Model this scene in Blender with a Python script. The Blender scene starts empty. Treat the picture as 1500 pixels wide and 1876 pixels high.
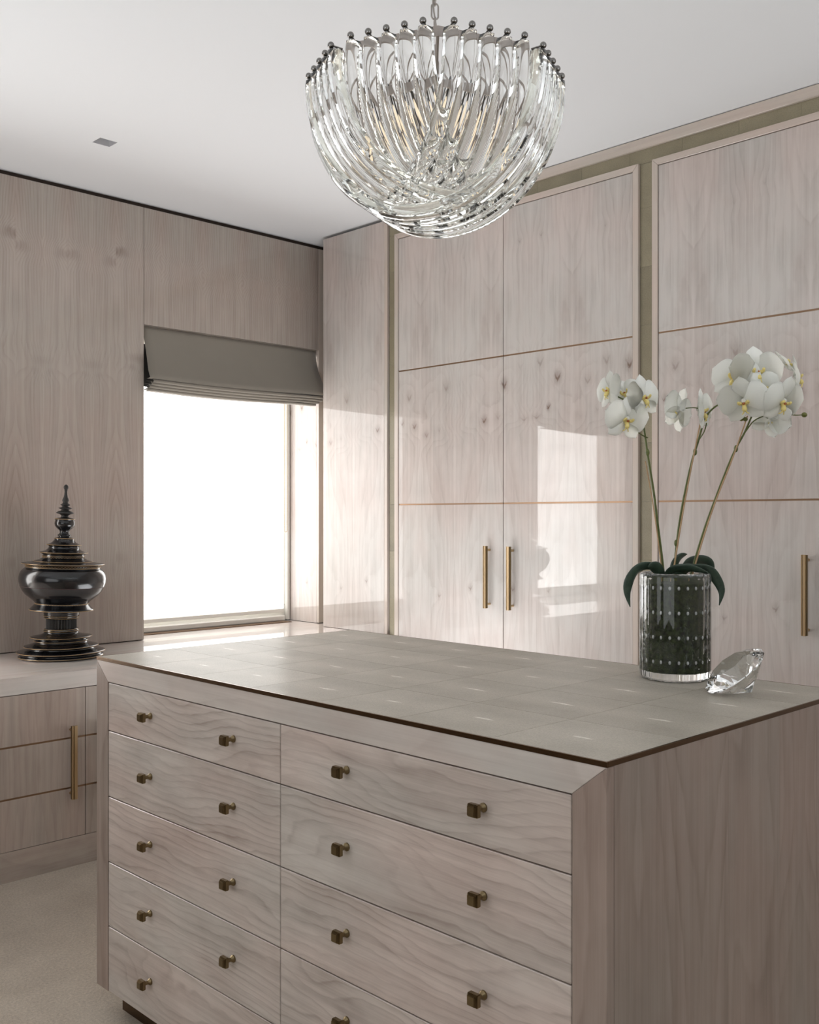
import bpy, bmesh, math, random
from mathutils import Vector, Matrix
random.seed(7)
S = bpy.context.scene
COL = S.collection
PI = math.pi

# ------------------------------------------------------------------ camera
CAM_H = 1.35
YAW = math.atan2(1885, 1845)            # forward direction in the XY plane
FW = Vector((math.cos(YAW), math.sin(YAW), 0)); RT = Vector((math.sin(YAW), -math.cos(YAW), 0))
cam = bpy.data.cameras.new('camera'); camo = bpy.data.objects.new('camera', cam); COL.objects.link(camo)
cam.sensor_fit = 'HORIZONTAL'; cam.sensor_width = 36; cam.lens = 36 * 1845 / 1500
cam.shift_y = 8 / 1500; cam.clip_start = 0.05
camo.location = (0, 0, CAM_H); camo.rotation_euler = (PI / 2, 0, YAW - PI / 2)
S.camera = camo

# ------------------------------------------------------------------ world, light, exposure
w = bpy.data.worlds.new('world'); S.world = w; w.use_nodes = True
w.node_tree.nodes['Background'].inputs[0].default_value = (0.75, 0.85, 1, 1)
w.node_tree.nodes['Background'].inputs[1].default_value = 1.0
S.view_settings.view_transform = 'Standard'; S.view_settings.look = 'None'
S.view_settings.exposure = 0.25; S.view_settings.gamma = 1; S.view_settings.use_curve_mapping = False
WINDOW2_L = 6.6                          # second screen's glow, raised to strengthen its reflection and the knob shadows
WINDOW_L = 3.2                           # glow of the daylit roller screens
SIDE_L = 1.25                             # glow of the unseen fill window added in the left wall
cy = S.cycles
cy.max_bounces = 24; cy.transmission_bounces = 24; cy.glossy_bounces = 8; cy.diffuse_bounces = 5
cy.transparent_max_bounces = 16; cy.sample_clamp_indirect = 6; cy.blur_glossy = 0.5
cy.use_denoising = True

def area_light(name, loc, rot, sx, sy, power, col=(1, 1, 1)):
    l = bpy.data.lights.new(name, 'AREA'); l.shape = 'RECTANGLE'; l.size = sx; l.size_y = sy; l.energy = power; l.color = col
    o = bpy.data.objects.new(name, l); COL.objects.link(o); o.location = loc; o.rotation_euler = rot
    return o

# unseen fill lights added to brighten the ceiling: left of the island, by the second window, behind the camera
area_light('bounce_light', (-0.8, 0.9, 1.45), (PI, 0, 0), 1.2, 2.4, 13, (0.90, 0.96, 1.0))
area_light('bounce_light', (-0.35, 3.45, 1.45), (PI, 0, 0), 1.4, 1.3, 12, (0.90, 0.96, 1.0))
area_light('bounce_light', (1.7, -1.3, 1.45), (PI, 0, 0), 3.0, 1.6, 50, (0.90, 0.96, 1.0))
area_light('bounce_light', (2.75, 3.12, 0.45), (PI, 0, 0), 0.9, 0.8, 13, (0.95, 0.97, 1.0))      # added fill, hidden in the aisle behind the island

# ------------------------------------------------------------------ helpers
def mat(name, col, rough=0.5, metal=0.0, **kw):
    m = bpy.data.materials.new(name); m.use_nodes = True
    p = m.node_tree.nodes['Principled BSDF']
    p.inputs['Base Color'].default_value = (*col, 1); p.inputs['Roughness'].default_value = rough
    p.inputs['Metallic'].default_value = metal
    for k, v in kw.items(): p.inputs[k.replace('_', ' ')].default_value = v
    return m

class G:                                  # small node-graph builder
    def __init__(s, m): s.t = m.node_tree; s.n = s.t.nodes; s.p = s.n['Principled BSDF']
    def node(s, typ, **a):
        n = s.n.new(typ)
        for k, v in a.items(): setattr(n, k, v)
        return n
    def put(s, sock, v):
        if hasattr(v, 'is_output') or isinstance(v, bpy.types.NodeSocket): s.t.links.new(v, sock)
        else: sock.default_value = v
    def math(s, op, a, b=0.0, c=0.0, clamp=False):
        n = s.node('ShaderNodeMath', operation=op, use_clamp=clamp)
        for i, v in enumerate((a, b, c)): s.put(n.inputs[i], v)
        return n.outputs[0]
    def comb(s, x, y, z):
        n = s.node('ShaderNodeCombineXYZ')
        for i, v in enumerate((x, y, z)): s.put(n.inputs[i], v)
        return n.outputs[0]
    def sep(s, v):
        n = s.node('ShaderNodeSeparateXYZ'); s.put(n.inputs[0], v); return n.outputs
    def noise(s, vec, scale=1.0, detail=2.0, rough=0.5, w=None, dist=0.0):
        n = s.node('ShaderNodeTexNoise', noise_dimensions='4D' if w is not None else '3D')
        s.put(n.inputs['Vector'], vec); n.inputs['Scale'].default_value = scale
        n.inputs['Detail'].default_value = detail; n.inputs['Roughness'].default_value = rough
        n.inputs['Distortion'].default_value = dist
        if w is not None: s.put(n.inputs['W'], w)
        return n.outputs['Fac']
    def mr(s, v, a, b, c=0.0, d=1.0, smooth=False):
        n = s.node('ShaderNodeMapRange', interpolation_type='SMOOTHSTEP' if smooth else 'LINEAR')
        for k, x in zip(('Value', 'From Min', 'From Max', 'To Min', 'To Max'), (v, a, b, c, d)): s.put(n.inputs[k], x)
        return n.outputs[0]
    def mix(s, f, a, b):
        n = s.node('ShaderNodeMix', data_type='RGBA')
        s.put(n.inputs[0], f); s.put(n.inputs[6], (*a, 1) if isinstance(a, tuple) else a); s.put(n.inputs[7], (*b, 1) if isinstance(b, tuple) else b)
        return n.outputs[2]
    def bump(s, h, strength, dist):
        n = s.node('ShaderNodeBump'); n.inputs['Strength'].default_value = strength; n.inputs['Distance'].default_value = dist
        s.put(n.inputs['Height'], h); s.t.links.new(n.outputs[0], s.p.inputs['Normal']); return n

KNOTS_DOOR = ((.055, 1.975, .024, .036, 1.0), (.150, 1.90, .022, .032, .9), (.100, 1.775, .014, .020, .8), (.035, 1.735, .028, .016, .7), (.185, 1.755, .020, .024, .8),
              (.10, .98, .016, .022, .5), (.06, 2.53, .014, .016, .25))
KNOTS_WALL = ((.120, 2.565, .055, .020, .9), (.088, 2.585, .018, .014, .5), (.0, 2.075, .050, .022, .6), (.035, 2.03, .02, .016, .4), (.12, 1.12, .05, .025, .35))
def wood(name, along='Z', period=0.115, light=(0.50, 0.42, 0.375), dark=(0.27, 0.205, 0.175), lines=16.0, ca=5.0, cl=0.9, straight=40.0,
         k_line=0.28, knots=(), rk=0.0, coat=1.0, rough=0.42, coat_rough=0.03, blotch=0.35, rnd_on=True, leaf_tone=0.06, sharp=3.0, vee=1.0, kmax=None, wobk=1.1):
    m = mat(name, light, rough); g = G(m)
    tc = g.node('ShaderNodeTexCoord'); x, y, z = g.sep(tc.outputs['Object'])
    if along == 'Z': a, l = g.math('ADD', x, y), z
    elif along == 'Y': a, l = g.math('ADD', x, z), y
    else: a, l = g.math('ADD', y, z), x
    rnd = g.node('ShaderNodeObjectInfo').outputs['Random']
    wv = g.math('MULTIPLY', rnd, 37.0) if rnd_on else 4.3
    if rnd_on: a2 = g.math('ADD', a, g.math('MULTIPLY', rnd, 0.31))
    else: a2 = a
    ap = g.math('PINGPONG', a2, period) if period else a2
    wob = g.noise(g.comb(g.math('MULTIPLY', ap, 9.0), g.math('MULTIPLY', l, 5.0), 0.0), 1.0, 3.0, 0.5, wv)
    low = g.noise(g.comb(g.math('MULTIPLY', ap, ca), g.math('MULTIPLY', l, cl), 0.0), 1.0, 1.3, 0.4, wv)
    ph = g.math('ADD', g.math('MULTIPLY', low, lines), g.math('MULTIPLY', ap, straight))
    ph = g.math('ADD', ph, g.math('MULTIPLY', wob, wobk))
    kd = 0.0
    wx = g.math('MULTIPLY', g.math('SUBTRACT', g.noise(g.comb(g.math('MULTIPLY', ap, 60.0), g.math('MULTIPLY', l, 45.0), 0.0), 1.0, 3.0, 0.6, 1.0), 0.5), 0.020)
    if knots:
        lw = g.node('ShaderNodeTexWhiteNoise', noise_dimensions='1D'); g.put(lw.inputs['W'], g.math('FLOOR', g.math('DIVIDE', g.math('ADD', a2, 0.0 if vee else period), period * (1 if vee else 2))))
        lr = lw.outputs['Value']; lk = g.math('ADD', l, g.math('MULTIPLY', g.math('SUBTRACT', lr, 0.5), 0.11 if vee else 0.07))
    for (ka, kl, kx, ky, kk) in knots:
        dx = g.math('DIVIDE', g.math('ADD', g.math('SUBTRACT', ap, ka), wx), kx)
        dy = g.math('DIVIDE', g.math('ADD', g.math('SUBTRACT', lk, kl), wx), ky)
        e = g.math('MULTIPLY', g.math('SUBTRACT', g.math('ABSOLUTE', dx), g.math('ADD', dy, 0.4)), 2.6)              # a V opening upward
        d2 = g.math('SQRT', g.math('ADD', g.math('MULTIPLY', dx, dx), g.math('MULTIPLY', dy, dy)))
        d3 = g.math('SQRT', g.math('ADD', g.math('MULTIPLY', dx, dx), g.math('MULTIPLY', e, e)))
        kw = g.node('ShaderNodeTexWhiteNoise', noise_dimensions='1D'); g.put(kw.inputs['W'], g.math('ADD', g.math('MULTIPLY', lr, 51.0), 7.3 * ka + 3.1 * kl))
        kd = g.math('ADD', kd, g.math('MULTIPLY', (g.mr(kw.outputs['Value'], 0.25, 1.0, 0.0, 1.25) if vee else 1.0), g.math('ADD', g.mr(d2, 0.0, 1.7, .5 * kk, 0.0, True), g.mr(d3, 0.0, 1.1, .75 * kk * vee, 0.0, True))))
        ph = g.math('ADD', ph, g.mr(d2, 0.0, 4.5, 2.2 * kk, 0.0, True))
    saw = g.math('FRACT', ph)
    ring = g.math('MULTIPLY', g.math('POWER', saw, sharp), g.mr(saw, 0.90, 1.0, 1.0, 0.0))
    fine = g.noise(g.comb(g.math('MULTIPLY', a, 420.0), g.math('MULTIPLY', l, 7.0), 0.0), 1.0, 2.0, 0.6, wv)
    med = g.noise(g.comb(g.math('MULTIPLY', ap, 55.0), g.math('MULTIPLY', l, 1.6), 0.0), 1.0, 3.0, 0.6, wv)
    bl = g.noise(g.comb(g.math('MULTIPLY', ap, 8.0), g.math('MULTIPLY', l, 4.0), 0.0), 1.0, 4.0, 0.6, wv)
    amp = g.mr(g.noise(g.comb(g.math('MULTIPLY', ap, 10.0), g.math('MULTIPLY', l, 2.0), 2.0), 1.0, 2.0, 0.5, wv), 0.3, 0.65, 0.35, 1.25)
    f = g.math('MULTIPLY', g.math('MULTIPLY', ring, amp), k_line)
    f = g.math('ADD', f, g.math('MULTIPLY', g.math('SUBTRACT', fine, 0.42), 0.35))
    f = g.math('ADD', f, g.math('MULTIPLY', g.math('SUBTRACT', med, 0.40), 0.85))
    f = g.math('ADD', f, g.math('MULTIPLY', g.math('SUBTRACT', bl, 0.42), blotch * 2.4))
    if period and leaf_tone:
        wn = g.node('ShaderNodeTexWhiteNoise', noise_dimensions='1D'); g.put(wn.inputs['W'], g.math('FLOOR', g.math('DIVIDE', a2, period)))
        f = g.math('ADD', f, g.math('MULTIPLY', g.math('SUBTRACT', wn.outputs['Value'], 0.5), leaf_tone * 3))
    if knots:
        ks_ = g.mr(lr, 0.0, 1.0, 1.15, 0.5)
        if kmax is not None: ks_ = g.math('MULTIPLY', ks_, g.math('LESS_THAN', a, kmax))
        f = g.math('ADD', f, g.math('MINIMUM', g.math('MULTIPLY', kd, ks_), 1.2))
    c = g.mix(g.math('MAXIMUM', g.math('MINIMUM', f, 1.6), 0.0), light, dark)
    c.node.clamp_factor = False
    hue = g.noise(g.comb(g.math('MULTIPLY', ap, 5.0), g.math('MULTIPLY', l, 2.0), 3.7), 1.0, 3.0, 0.5, wv)
    n = g.node('ShaderNodeMix', data_type='RGBA', blend_type='MULTIPLY'); n.inputs[0].default_value = 1.0
    g.put(n.inputs[6], c); g.put(n.inputs[7], g.mix(g.mr(hue, 0.35, 0.65), (1.04, 0.985, 0.97), (0.96, 1.0, 1.0)))
    g.put(g.p.inputs['Base Color'], n.outputs[2])
    g.p.inputs['Coat Weight'].default_value = coat; g.p.inputs['Coat Roughness'].default_value = coat_rough
    g.p.inputs['Coat IOR'].default_value = 1.5; g.p.inputs['Specular IOR Level'].default_value = 0.2
    nb = g.node('ShaderNodeBump'); nb.inputs['Strength'].default_value = 0.05; nb.inputs['Distance'].default_value = 0.003
    wv2 = g.noise(g.comb(g.math('MULTIPLY', a, 6.0), g.math('MULTIPLY', l, 2.5), 0.0), 1.0, 2.0, 0.5, wv)
    g.put(nb.inputs['Height'], wv2); g.t.links.new(nb.outputs[0], g.p.inputs['Coat Normal'])
    return m

# ---- materials
M = {}
L1 = (0.595, 0.543, 0.51); D1 = (0.31, 0.25, 0.22)
L2 = (0.46, 0.395, 0.35); D2 = (0.235, 0.178, 0.148)
M['wood_door'] = wood('bleached sycamore doors', 'Z', 0.228, L1, D1, lines=13, ca=4.0, cl=0.7, straight=26, k_line=0.25, knots=KNOTS_DOOR, rnd_on=False, coat_rough=0.02)
M['wood_wall'] = wood('bleached sycamore wall', 'Z', 0.12, L2, D2, lines=30, ca=3.5, cl=0.62, straight=55, k_line=0.36, knots=KNOTS_WALL, rnd_on=False, blotch=0.2, coat_rough=0.04, leaf_tone=.03, vee=0.0, kmax=0.987)
M['wood_trim'] = wood('sycamore trim', 'Z', 0, (0.60, 0.52, 0.46), (0.42, 0.34, 0.29), lines=6, straight=30, k_line=0.15, blotch=0.15, coat_rough=0.1)
M['wood_trim_h'] = wood('sycamore trim across', 'Y', 0, (0.60, 0.52, 0.46), (0.42, 0.34, 0.29), lines=6, straight=30, k_line=0.15, blotch=0.15, coat_rough=0.1)
M['wood_drawer'] = wood('figured drawer fronts', 'Y', 0, (0.62, 0.545, 0.495), (0.235, 0.175, 0.145), lines=12, ca=6.0, cl=1.7, straight=44, k_line=0.40, blotch=0.45, wobk=2.6, coat=0.5, coat_rough=0.16, sharp=4.0)
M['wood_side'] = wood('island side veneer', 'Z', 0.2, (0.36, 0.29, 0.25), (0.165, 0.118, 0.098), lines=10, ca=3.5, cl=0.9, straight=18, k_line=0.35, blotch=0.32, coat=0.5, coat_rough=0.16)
M['wood_rail'] = wood('island rail', 'Y', 0, (0.62, 0.555, 0.51), (0.36, 0.295, 0.26), lines=7, ca=5, cl=2.0, straight=10, k_line=0.25, blotch=0.35, coat=0.6, coat_rough=0.1)
M['wood_top'] = wood('bench worktop', 'X', 0, (0.68, 0.62, 0.58), (0.48, 0.42, 0.38), lines=6, ca=4, cl=1.2, straight=12, k_line=0.15, blotch=0.3, coat=1, coat_rough=0.02)
M['wood_low'] = wood('low cabinet veneer', 'Z', 0.14, (0.46, 0.395, 0.345), (0.255, 0.195, 0.165), lines=10, ca=4, cl=0.8, straight=25, k_line=0.25, blotch=0.35, coat=0.25, coat_rough=0.2)
M['wood_low_h'] = wood('low cabinet plinth veneer', 'X', 0, (0.46, 0.395, 0.345), (0.245, 0.185, 0.16), lines=8, ca=6, cl=2.2, straight=8, k_line=0.2, blotch=0.6, coat_rough=0.06)
M['gap'] = mat('dark shadow gap', (0.035, 0.022, 0.015), 0.8)
M['bronze'] = mat('antique bronze inlay', (0.30, 0.195, 0.125), 0.34, 0.85)
M['bronze_dark'] = mat('dark bronze edge', (0.13, 0.078, 0.042), 0.25, 1.0)
M['brass'] = mat('brushed antique brass', (0.60, 0.45, 0.27), 0.33, 1.0)
M['knobm'] = mat('aged brass knob', (0.22, 0.165, 0.09), 0.28, 1.0)
M['nickel'] = mat('brushed nickel', (0.42, 0.385, 0.36), 0.3, 0.9)
M['ballm'] = mat('dark nickel ball', (0.25, 0.24, 0.23), 0.15, 1.0)
M['frame_m'] = mat('satin nickel band', (0.42, 0.37, 0.34), 0.4, 0.6)
M['white'] = mat('ceiling paint', (0.83, 0.845, 0.865), 0.9)
M['wframe'] = mat('painted window frame', (0.82, 0.80, 0.75), 0.5)
M['plain_wall'] = mat('plain wall paint', (0.38, 0.36, 0.34), 0.8)
M['dark_wall'] = mat('dark wood panelling', (0.20, 0.165, 0.145), 0.5)
M['white_h'] = mat('grey downlight metal', (0.42, 0.42, 0.44), 0.5)
M['black_hole'] = mat('lamp baffle black', (0.02, 0.02, 0.02), 0.6)

# shagreen
def shagreen(name, c1, c2, spine=True, coat=0.5, rough=0.34):
    m = mat(name, c1, rough); g = G(m)
    tc = g.node('ShaderNodeTexCoord'); x, y, z = g.sep(tc.outputs['Object'])
    rnd = g.node('ShaderNodeObjectInfo').outputs['Random']; wv = g.math('MULTIPLY', rnd, 20.0)
    v = g.node('ShaderNodeTexVoronoi'); v.inputs['Scale'].default_value = 330.0; g.put(v.inputs['Vector'], tc.outputs['Object'])
    d = v.outputs['Distance']
    bl = g.noise(tc.outputs['Object'], 9.0, 3.0, 0.5, wv)
    # tone of the hide: lighter band down its spine, marks elongated along it
    sp = g.mr(g.math('ABSOLUTE', x), 0.0, 0.09, 1.0, 0.0, True) if spine else 0.5
    f = g.math('ADD', g.math('MULTIPLY', bl, 0.9), g.math('MULTIPLY', rnd, 0.35))
    c = g.mix(g.mr(f, 0.35, 0.95), c1, c2)
    if spine:
        wy = g.noise(g.comb(0.0, g.math('MULTIPLY', y, 22.0), 0.0), 1.0, 2.0, 0.5, wv)
        xs = g.math('ADD', x, g.math('MULTIPLY', g.math('SUBTRACT', wy, 0.5), 0.012))
        ys = g.math('ADD', y, g.math('MULTIPLY', g.math('SUBTRACT', rnd, 0.5), 0.03))
        r2 = g.math('ADD', g.math('POWER', g.math('MULTIPLY', xs, 1 / 0.0058), 2.0), g.math('POWER', g.math('DIVIDE', ys, g.mr(rnd, 0.0, 1.0, 0.022, 0.042)), 2.0))
        br = g.noise(g.comb(g.math('MULTIPLY', x, 400.0), g.math('MULTIPLY', y, 60.0), 0.0), 1.0, 2.0, 0.5, wv)
        mk = g.math('MULTIPLY', g.mr(r2, 0.1, 1.1, 1.0, 0.0, True), g.mr(br, 0.34, 0.5))
        c = g.mix(mk, c, (0.86, 0.83, 0.76))
        c = g.mix(g.math('MULTIPLY', g.mr(sp, 0.3, 1.0), 0.22), c, tuple(min(1, q * 1.35) for q in c1))
    c = g.mix(g.mr(d, 0.35, 0.65, 0.0, 0.22), c, tuple(q * 0.55 for q in c2))
    g.put(g.p.inputs['Base Color'], c)
    g.p.inputs['Coat Weight'].default_value = coat; g.p.inputs['Coat Roughness'].default_value = 0.24; g.p.inputs['Specular IOR Level'].default_value = 0.2
    g.bump(g.math('SUBTRACT', 1.0, d), 0.35, 0.0006)
    return m
M['shag_top'] = shagreen('grey shagreen', (0.47, 0.43, 0.365), (0.35, 0.315, 0.26), True, 0.18, 0.5)
M['shag_strip'] = shagreen('olive shagreen', (0.335, 0.295, 0.20), (0.23, 0.2, 0.135), False, 0.4, 0.35)

def carpet():
    m = mat('beige carpet', (0.36, 0.29, 0.22), 0.95); g = G(m)
    tc = g.node('ShaderNodeTexCoord').outputs['Object']
    a = g.noise(tc, 420.0, 3.0, 0.7); b = g.noise(tc, 5.0, 4.0, 0.6); c3 = g.noise(tc, 130.0, 2.0, 0.5)
    f = g.math('ADD', g.math('MULTIPLY', a, 0.9), g.math('ADD', g.math('MULTIPLY', b, 0.35), g.math('MULTIPLY', c3, 0.5)))
    g.put(g.p.inputs['Base Color'], g.mix(g.mr(f, 0.65, 1.15), (0.36, 0.29, 0.22), (0.76, 0.66, 0.535)))
    g.p.inputs['Sheen Weight'].default_value = 0.2; g.bump(f, 0.9, 0.006)
    return m
M['carpet'] = carpet()

def fabric(name, c, k=0.8):
    m = mat(name, c, 0.85); g = G(m)
    tc = g.node('ShaderNodeTexCoord').outputs['Object']
    x, y, z = g.sep(tc)
    a = g.noise(g.comb(g.math('MULTIPLY', x, 900.0), g.math('MULTIPLY', y, 300.0), g.math('MULTIPLY', z, 900.0)), 1.0, 1.0)
    b = g.noise(tc, 6.0, 3.0)
    g.put(g.p.inputs['Base Color'], g.mix(g.math('ADD', g.math('MULTIPLY', a, 0.5), g.math('MULTIPLY', b, 0.5)), tuple(q * k for q in c), c))
    g.p.inputs['Sheen Weight'].default_value = 0.35; g.bump(a, 0.2, 0.0005)
    return m
M['blind'] = fabric('taupe blind silk', (0.28, 0.25, 0.208))
M['lining'] = fabric('dark blind lining', (0.05, 0.05, 0.05))

def glow(name, col, strength):
    m = mat(name, (0.8, 0.8, 0.8), 0.9); g = G(m)
    tc = g.node('ShaderNodeTexCoord').outputs['Object']
    x, y, z = g.sep(tc)
    b = g.noise(g.comb(g.math('MULTIPLY', x, 1.5), 0.0, g.math('MULTIPLY', z, 6.0)), 1.0, 2.0)
    g.put(g.p.inputs['Emission Color'], (*col, 1))
    g.put(g.p.inputs['Emission Strength'], g.math('MULTIPLY', g.mr(b, 0.35, 0.65, 0.85, 1.05), strength))
    return m
M['screen'] = glow('daylit roller screen', (1.0, 0.985, 0.96), WINDOW_L)
M['screen2'] = glow('daylit roller screen of second window', (1.0, 0.985, 0.96), WINDOW2_L)
M['rear'] = glow('daylit rear window', (0.95, 0.98, 1.0), SIDE_L)  # glowing fill for the added left-wall window

def glass(name, col=(1, 1, 1), ior=1.5, rough=0.0):
    m = mat(name, col, rough); p = m.node_tree.nodes['Principled BSDF']
    p.inputs['Transmission Weight'].default_value = 1; p.inputs['IOR'].default_value = ior
    return m
M['glass'] = glass('clear lead crystal', (0.985, 0.99, 0.975), 1.5)
M['vase_glass'] = glass('thick vase glass', (0.93, 0.95, 0.945), 1.47)
M['diamond'] = glass('cut crystal', (0.97, 0.975, 0.97), 1.6)
M['pane'] = glass('window pane', (1, 1, 1), 1.45)
M['bulb'] = mat('warm candle lamp', (0.9, 0.8, 0.6), 0.2); M['bulb'].node_tree.nodes['Principled BSDF'].inputs['Emission Color'].default_value = (1, 0.8, 0.58, 1)
M['bulb'].node_tree.nodes['Principled BSDF'].inputs['Emission Strength'].default_value = 0.6
M['bubble'] = mat('white air bubble', (0.9, 0.9, 0.9), 0.3)
M['lacquer'] = mat('black lacquer', (0.004, 0.004, 0.005), 0.22, 0.0, Coat_Weight=0.35, Coat_Roughness=0.05)
M['lacquer_matt'] = mat('worn black finial', (0.018, 0.016, 0.014), 0.45)
M['gilt'] = mat('worn gilding', (0.45, 0.30, 0.15), 0.45, 0.7)
M['seam'] = mat('dark red seam', (0.05, 0.012, 0.012), 0.5)

def green(name, c1, c2, rough=0.4, sc=(60, 8)):
    m = mat(name, c1, rough); g = G(m)
    tc = g.node('ShaderNodeTexCoord').outputs['Object']
    a = g.noise(tc, sc[0], 3.0, 0.6)
    g.put(g.p.inputs['Base Color'], g.mix(g.mr(a, 0.3, 0.7), c1, c2)); return m
M['leaf'] = green('dark orchid leaf', (0.022, 0.04, 0.028), (0.045, 0.075, 0.05), 0.38)
M['stem'] = green('green stem', (0.075, 0.10, 0.022), (0.13, 0.15, 0.04), 0.45)
M['stake'] = green('cane stake', (0.36, 0.22, 0.11), (0.52, 0.35, 0.19), 0.6)
M['bud'] = green('green bud', (0.10, 0.12, 0.02), (0.17, 0.16, 0.03), 0.45)
M['moss'] = green('dark green moss', (0.008, 0.014, 0.004), (0.06, 0.085, 0.022), 0.95, (90, 8))
G(M['moss']).bump(G(M['moss']).noise(G(M['moss']).node('ShaderNodeTexCoord').outputs['Object'], 160.0, 4.0, 0.7), 1.0, 0.01)
M['petal'] = mat('white petal', (0.90, 0.90, 0.87), 0.55, 0.0, Subsurface_Weight=0.0, Sheen_Weight=0.2)
_g = G(M['petal']); _tr = _g.node('ShaderNodeBsdfTranslucent'); _tr.inputs[0].default_value = (0.95, 0.95, 0.90, 1)
_mx = _g.node('ShaderNodeMixShader'); _mx.inputs[0].default_value = 0.35
_g.t.links.new(_g.p.outputs[0], _mx.inputs[1]); _g.t.links.new(_tr.outputs[0], _mx.inputs[2])
_g.t.links.new(_mx.outputs[0], _g.n['Material Output'].inputs[0])
M['lip'] = mat('yellow lip', (0.80, 0.66, 0.24), 0.5)
M['lip_red'] = mat('rust lip heart', (0.40, 0.13, 0.04), 0.5)

def link(name, me, parent=None, loc=None, kind=None, mats=None):
    o = bpy.data.objects.new(name, me); COL.objects.link(o)
    if parent is not None: o.parent = parent
    if loc is not None: o.location = loc
    if kind: o['kind'] = kind
    return o

def origin_of(p):
    v = Vector((0, 0, 0))
    while p is not None: v += p.location; p = p.parent
    return v

def build(name, bm, m, parent=None, smooth=False, kind=None, bevel=0.0, loc=None, seg=1):
    """bm holds WORLD coordinates; stored relative to the parent (or to loc)."""
    if bevel:
        bmesh.ops.bevel(bm, geom=[e for e in bm.edges], offset=bevel, segments=seg, profile=0.7, affect='EDGES', clamp_overlap=True)
    org = Vector(loc) if loc is not None else origin_of(parent)
    bmesh.ops.recalc_face_normals(bm, faces=bm.faces)
    bm.transform(Matrix.Translation(-org))
    me = bpy.data.meshes.new(name); bm.to_mesh(me); bm.free()
    for mm in (m if isinstance(m, (list, tuple)) else [m]): me.materials.append(mm)
    if smooth:
        for p in me.polygons: p.use_smooth = True
    o = link(name, me, parent, None, kind)
    if loc is not None: o.location = Vector(loc) - origin_of(parent)
    return o

def box(bm, x0, x1, y0, y1, z0, z1):
    vs = [bm.verts.new((x, y, z)) for z in (z0, z1) for x, y in ((x0, y0), (x1, y0), (x1, y1), (x0, y1))]
    for f in ((0, 3, 2, 1), (4, 5, 6, 7), (0, 1, 5, 4), (1, 2, 6, 5), (2, 3, 7, 6), (3, 0, 4, 7)): bm.faces.new([vs[i] for i in f])
    return bm
def B(*a):
    return box(bmesh.new(), *a)
def part(name, m, parent, dims, bevel=0.0, **kw): return build(name, B(*dims), m, parent, bevel=bevel, **kw)

def prism(bm, pts, axis, lo, hi):
    """pts: 2D polygon in the plane normal to axis; extruded lo..hi."""
    def p3(a, b, c):
        return {'X': (c, a, b), 'Y': (a, c, b), 'Z': (a, b, c)}[axis]
    v0 = [bm.verts.new(p3(a, b, lo)) for a, b in pts]; v1 = [bm.verts.new(p3(a, b, hi)) for a, b in pts]
    n = len(pts); bm.faces.new(v0[::-1]); bm.faces.new(v1)
    for i in range(n): bm.faces.new((v0[i], v0[(i + 1) % n], v1[(i + 1) % n], v1[i]))
    return bm

def lathe(bm, prof, n=48, c=(0, 0, 0), close=True, mi=0):
    rings = []
    for r, z in prof:
        if r < 1e-5: rings.append([bm.verts.new((c[0], c[1], c[2] + z))])
        else: rings.append([bm.verts.new((c[0] + r * math.cos(2 * PI * k / n), c[1] + r * math.sin(2 * PI * k / n), c[2] + z)) for k in range(n)])
    for a, b in zip(rings, rings[1:]):
        for k in range(n):
            k2 = (k + 1) % n
            if len(a) == 1 and len(b) == 1: continue
            if len(a) == 1: f = (a[0], b[k], b[k2])
            elif len(b) == 1: f = (a[k], a[k2], b[0])
            else: f = (a[k], a[k2], b[k2], b[k])
            try: bm.faces.new(f).material_index = mi
            except ValueError: pass
    return bm

def tube(bm, pts, r, n=8, cap=True):
    pts = [Vector(p) for p in pts]; rings = []
    up = Vector((0, 0, 1)); prev = None
    for i, p in enumerate(pts):
        t = (pts[min(i + 1, len(pts) - 1)] - pts[max(i - 1, 0)]).normalized()
        if prev is None: a = t.cross(up) if abs(t.dot(up)) < 0.95 else t.cross(Vector((1, 0, 0)))
        else: a = prev - t * prev.dot(t)
        a.normalize(); prev = a; b = t.cross(a)
        rr = r[i] if isinstance(r, (list, tuple)) else r
        rings.append([bm.verts.new(p + (a * math.cos(2 * PI * k / n) + b * math.sin(2 * PI * k / n)) * rr) for k in range(n)])
    for u, v in zip(rings, rings[1:]):
        for k in range(n): bm.faces.new((u[k], u[(k + 1) % n], v[(k + 1) % n], v[k]))
    if cap: bm.faces.new(rings[0][::-1]); bm.faces.new(rings[-1])
    return bm

def torus(bm, c, R, r, n=48, m=8, axis='Z', sx=1.0, mat3=None):
    vs = []
    for i in range(n):
        a = 2 * PI * i / n; row = []
        for j in range(m):
            b = 2 * PI * j / m; q = Vector(((R + r * math.cos(b)) * math.cos(a) * sx, (R + r * math.cos(b)) * math.sin(a), r * math.sin(b)))
            if mat3 is not None: q = mat3 @ q
            row.append(bm.verts.new(q + Vector(c)))
        vs.append(row)
    for i in range(n):
        for j in range(m): bm.faces.new((vs[i][j], vs[(i + 1) % n][j], vs[(i + 1) % n][(j + 1) % m], vs[i][(j + 1) % m]))
    return bm

def ball(bm, c, r, u=12, v=8, sc=(1, 1, 1)):
    mt = Matrix.Translation(c) @ Matrix.Diagonal((*[r * s for s in sc], 1))
    bmesh.ops.create_uvsphere(bm, u_segments=u, v_segments=v, radius=1, matrix=mt); return bm

def empty(name, label, cat, loc, group=None):
    o = bpy.data.objects.new(name, None); COL.objects.link(o); o.location = loc; o.empty_display_size = 0.1
    o['label'] = label; o['category'] = cat
    if group: o['group'] = group
    return o
def struct(name, loc, label=None):
    o = bpy.data.objects.new(name, None); COL.objects.link(o); o.location = loc; o['kind'] = 'structure'
    if label: o['label'] = label
    return o

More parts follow.
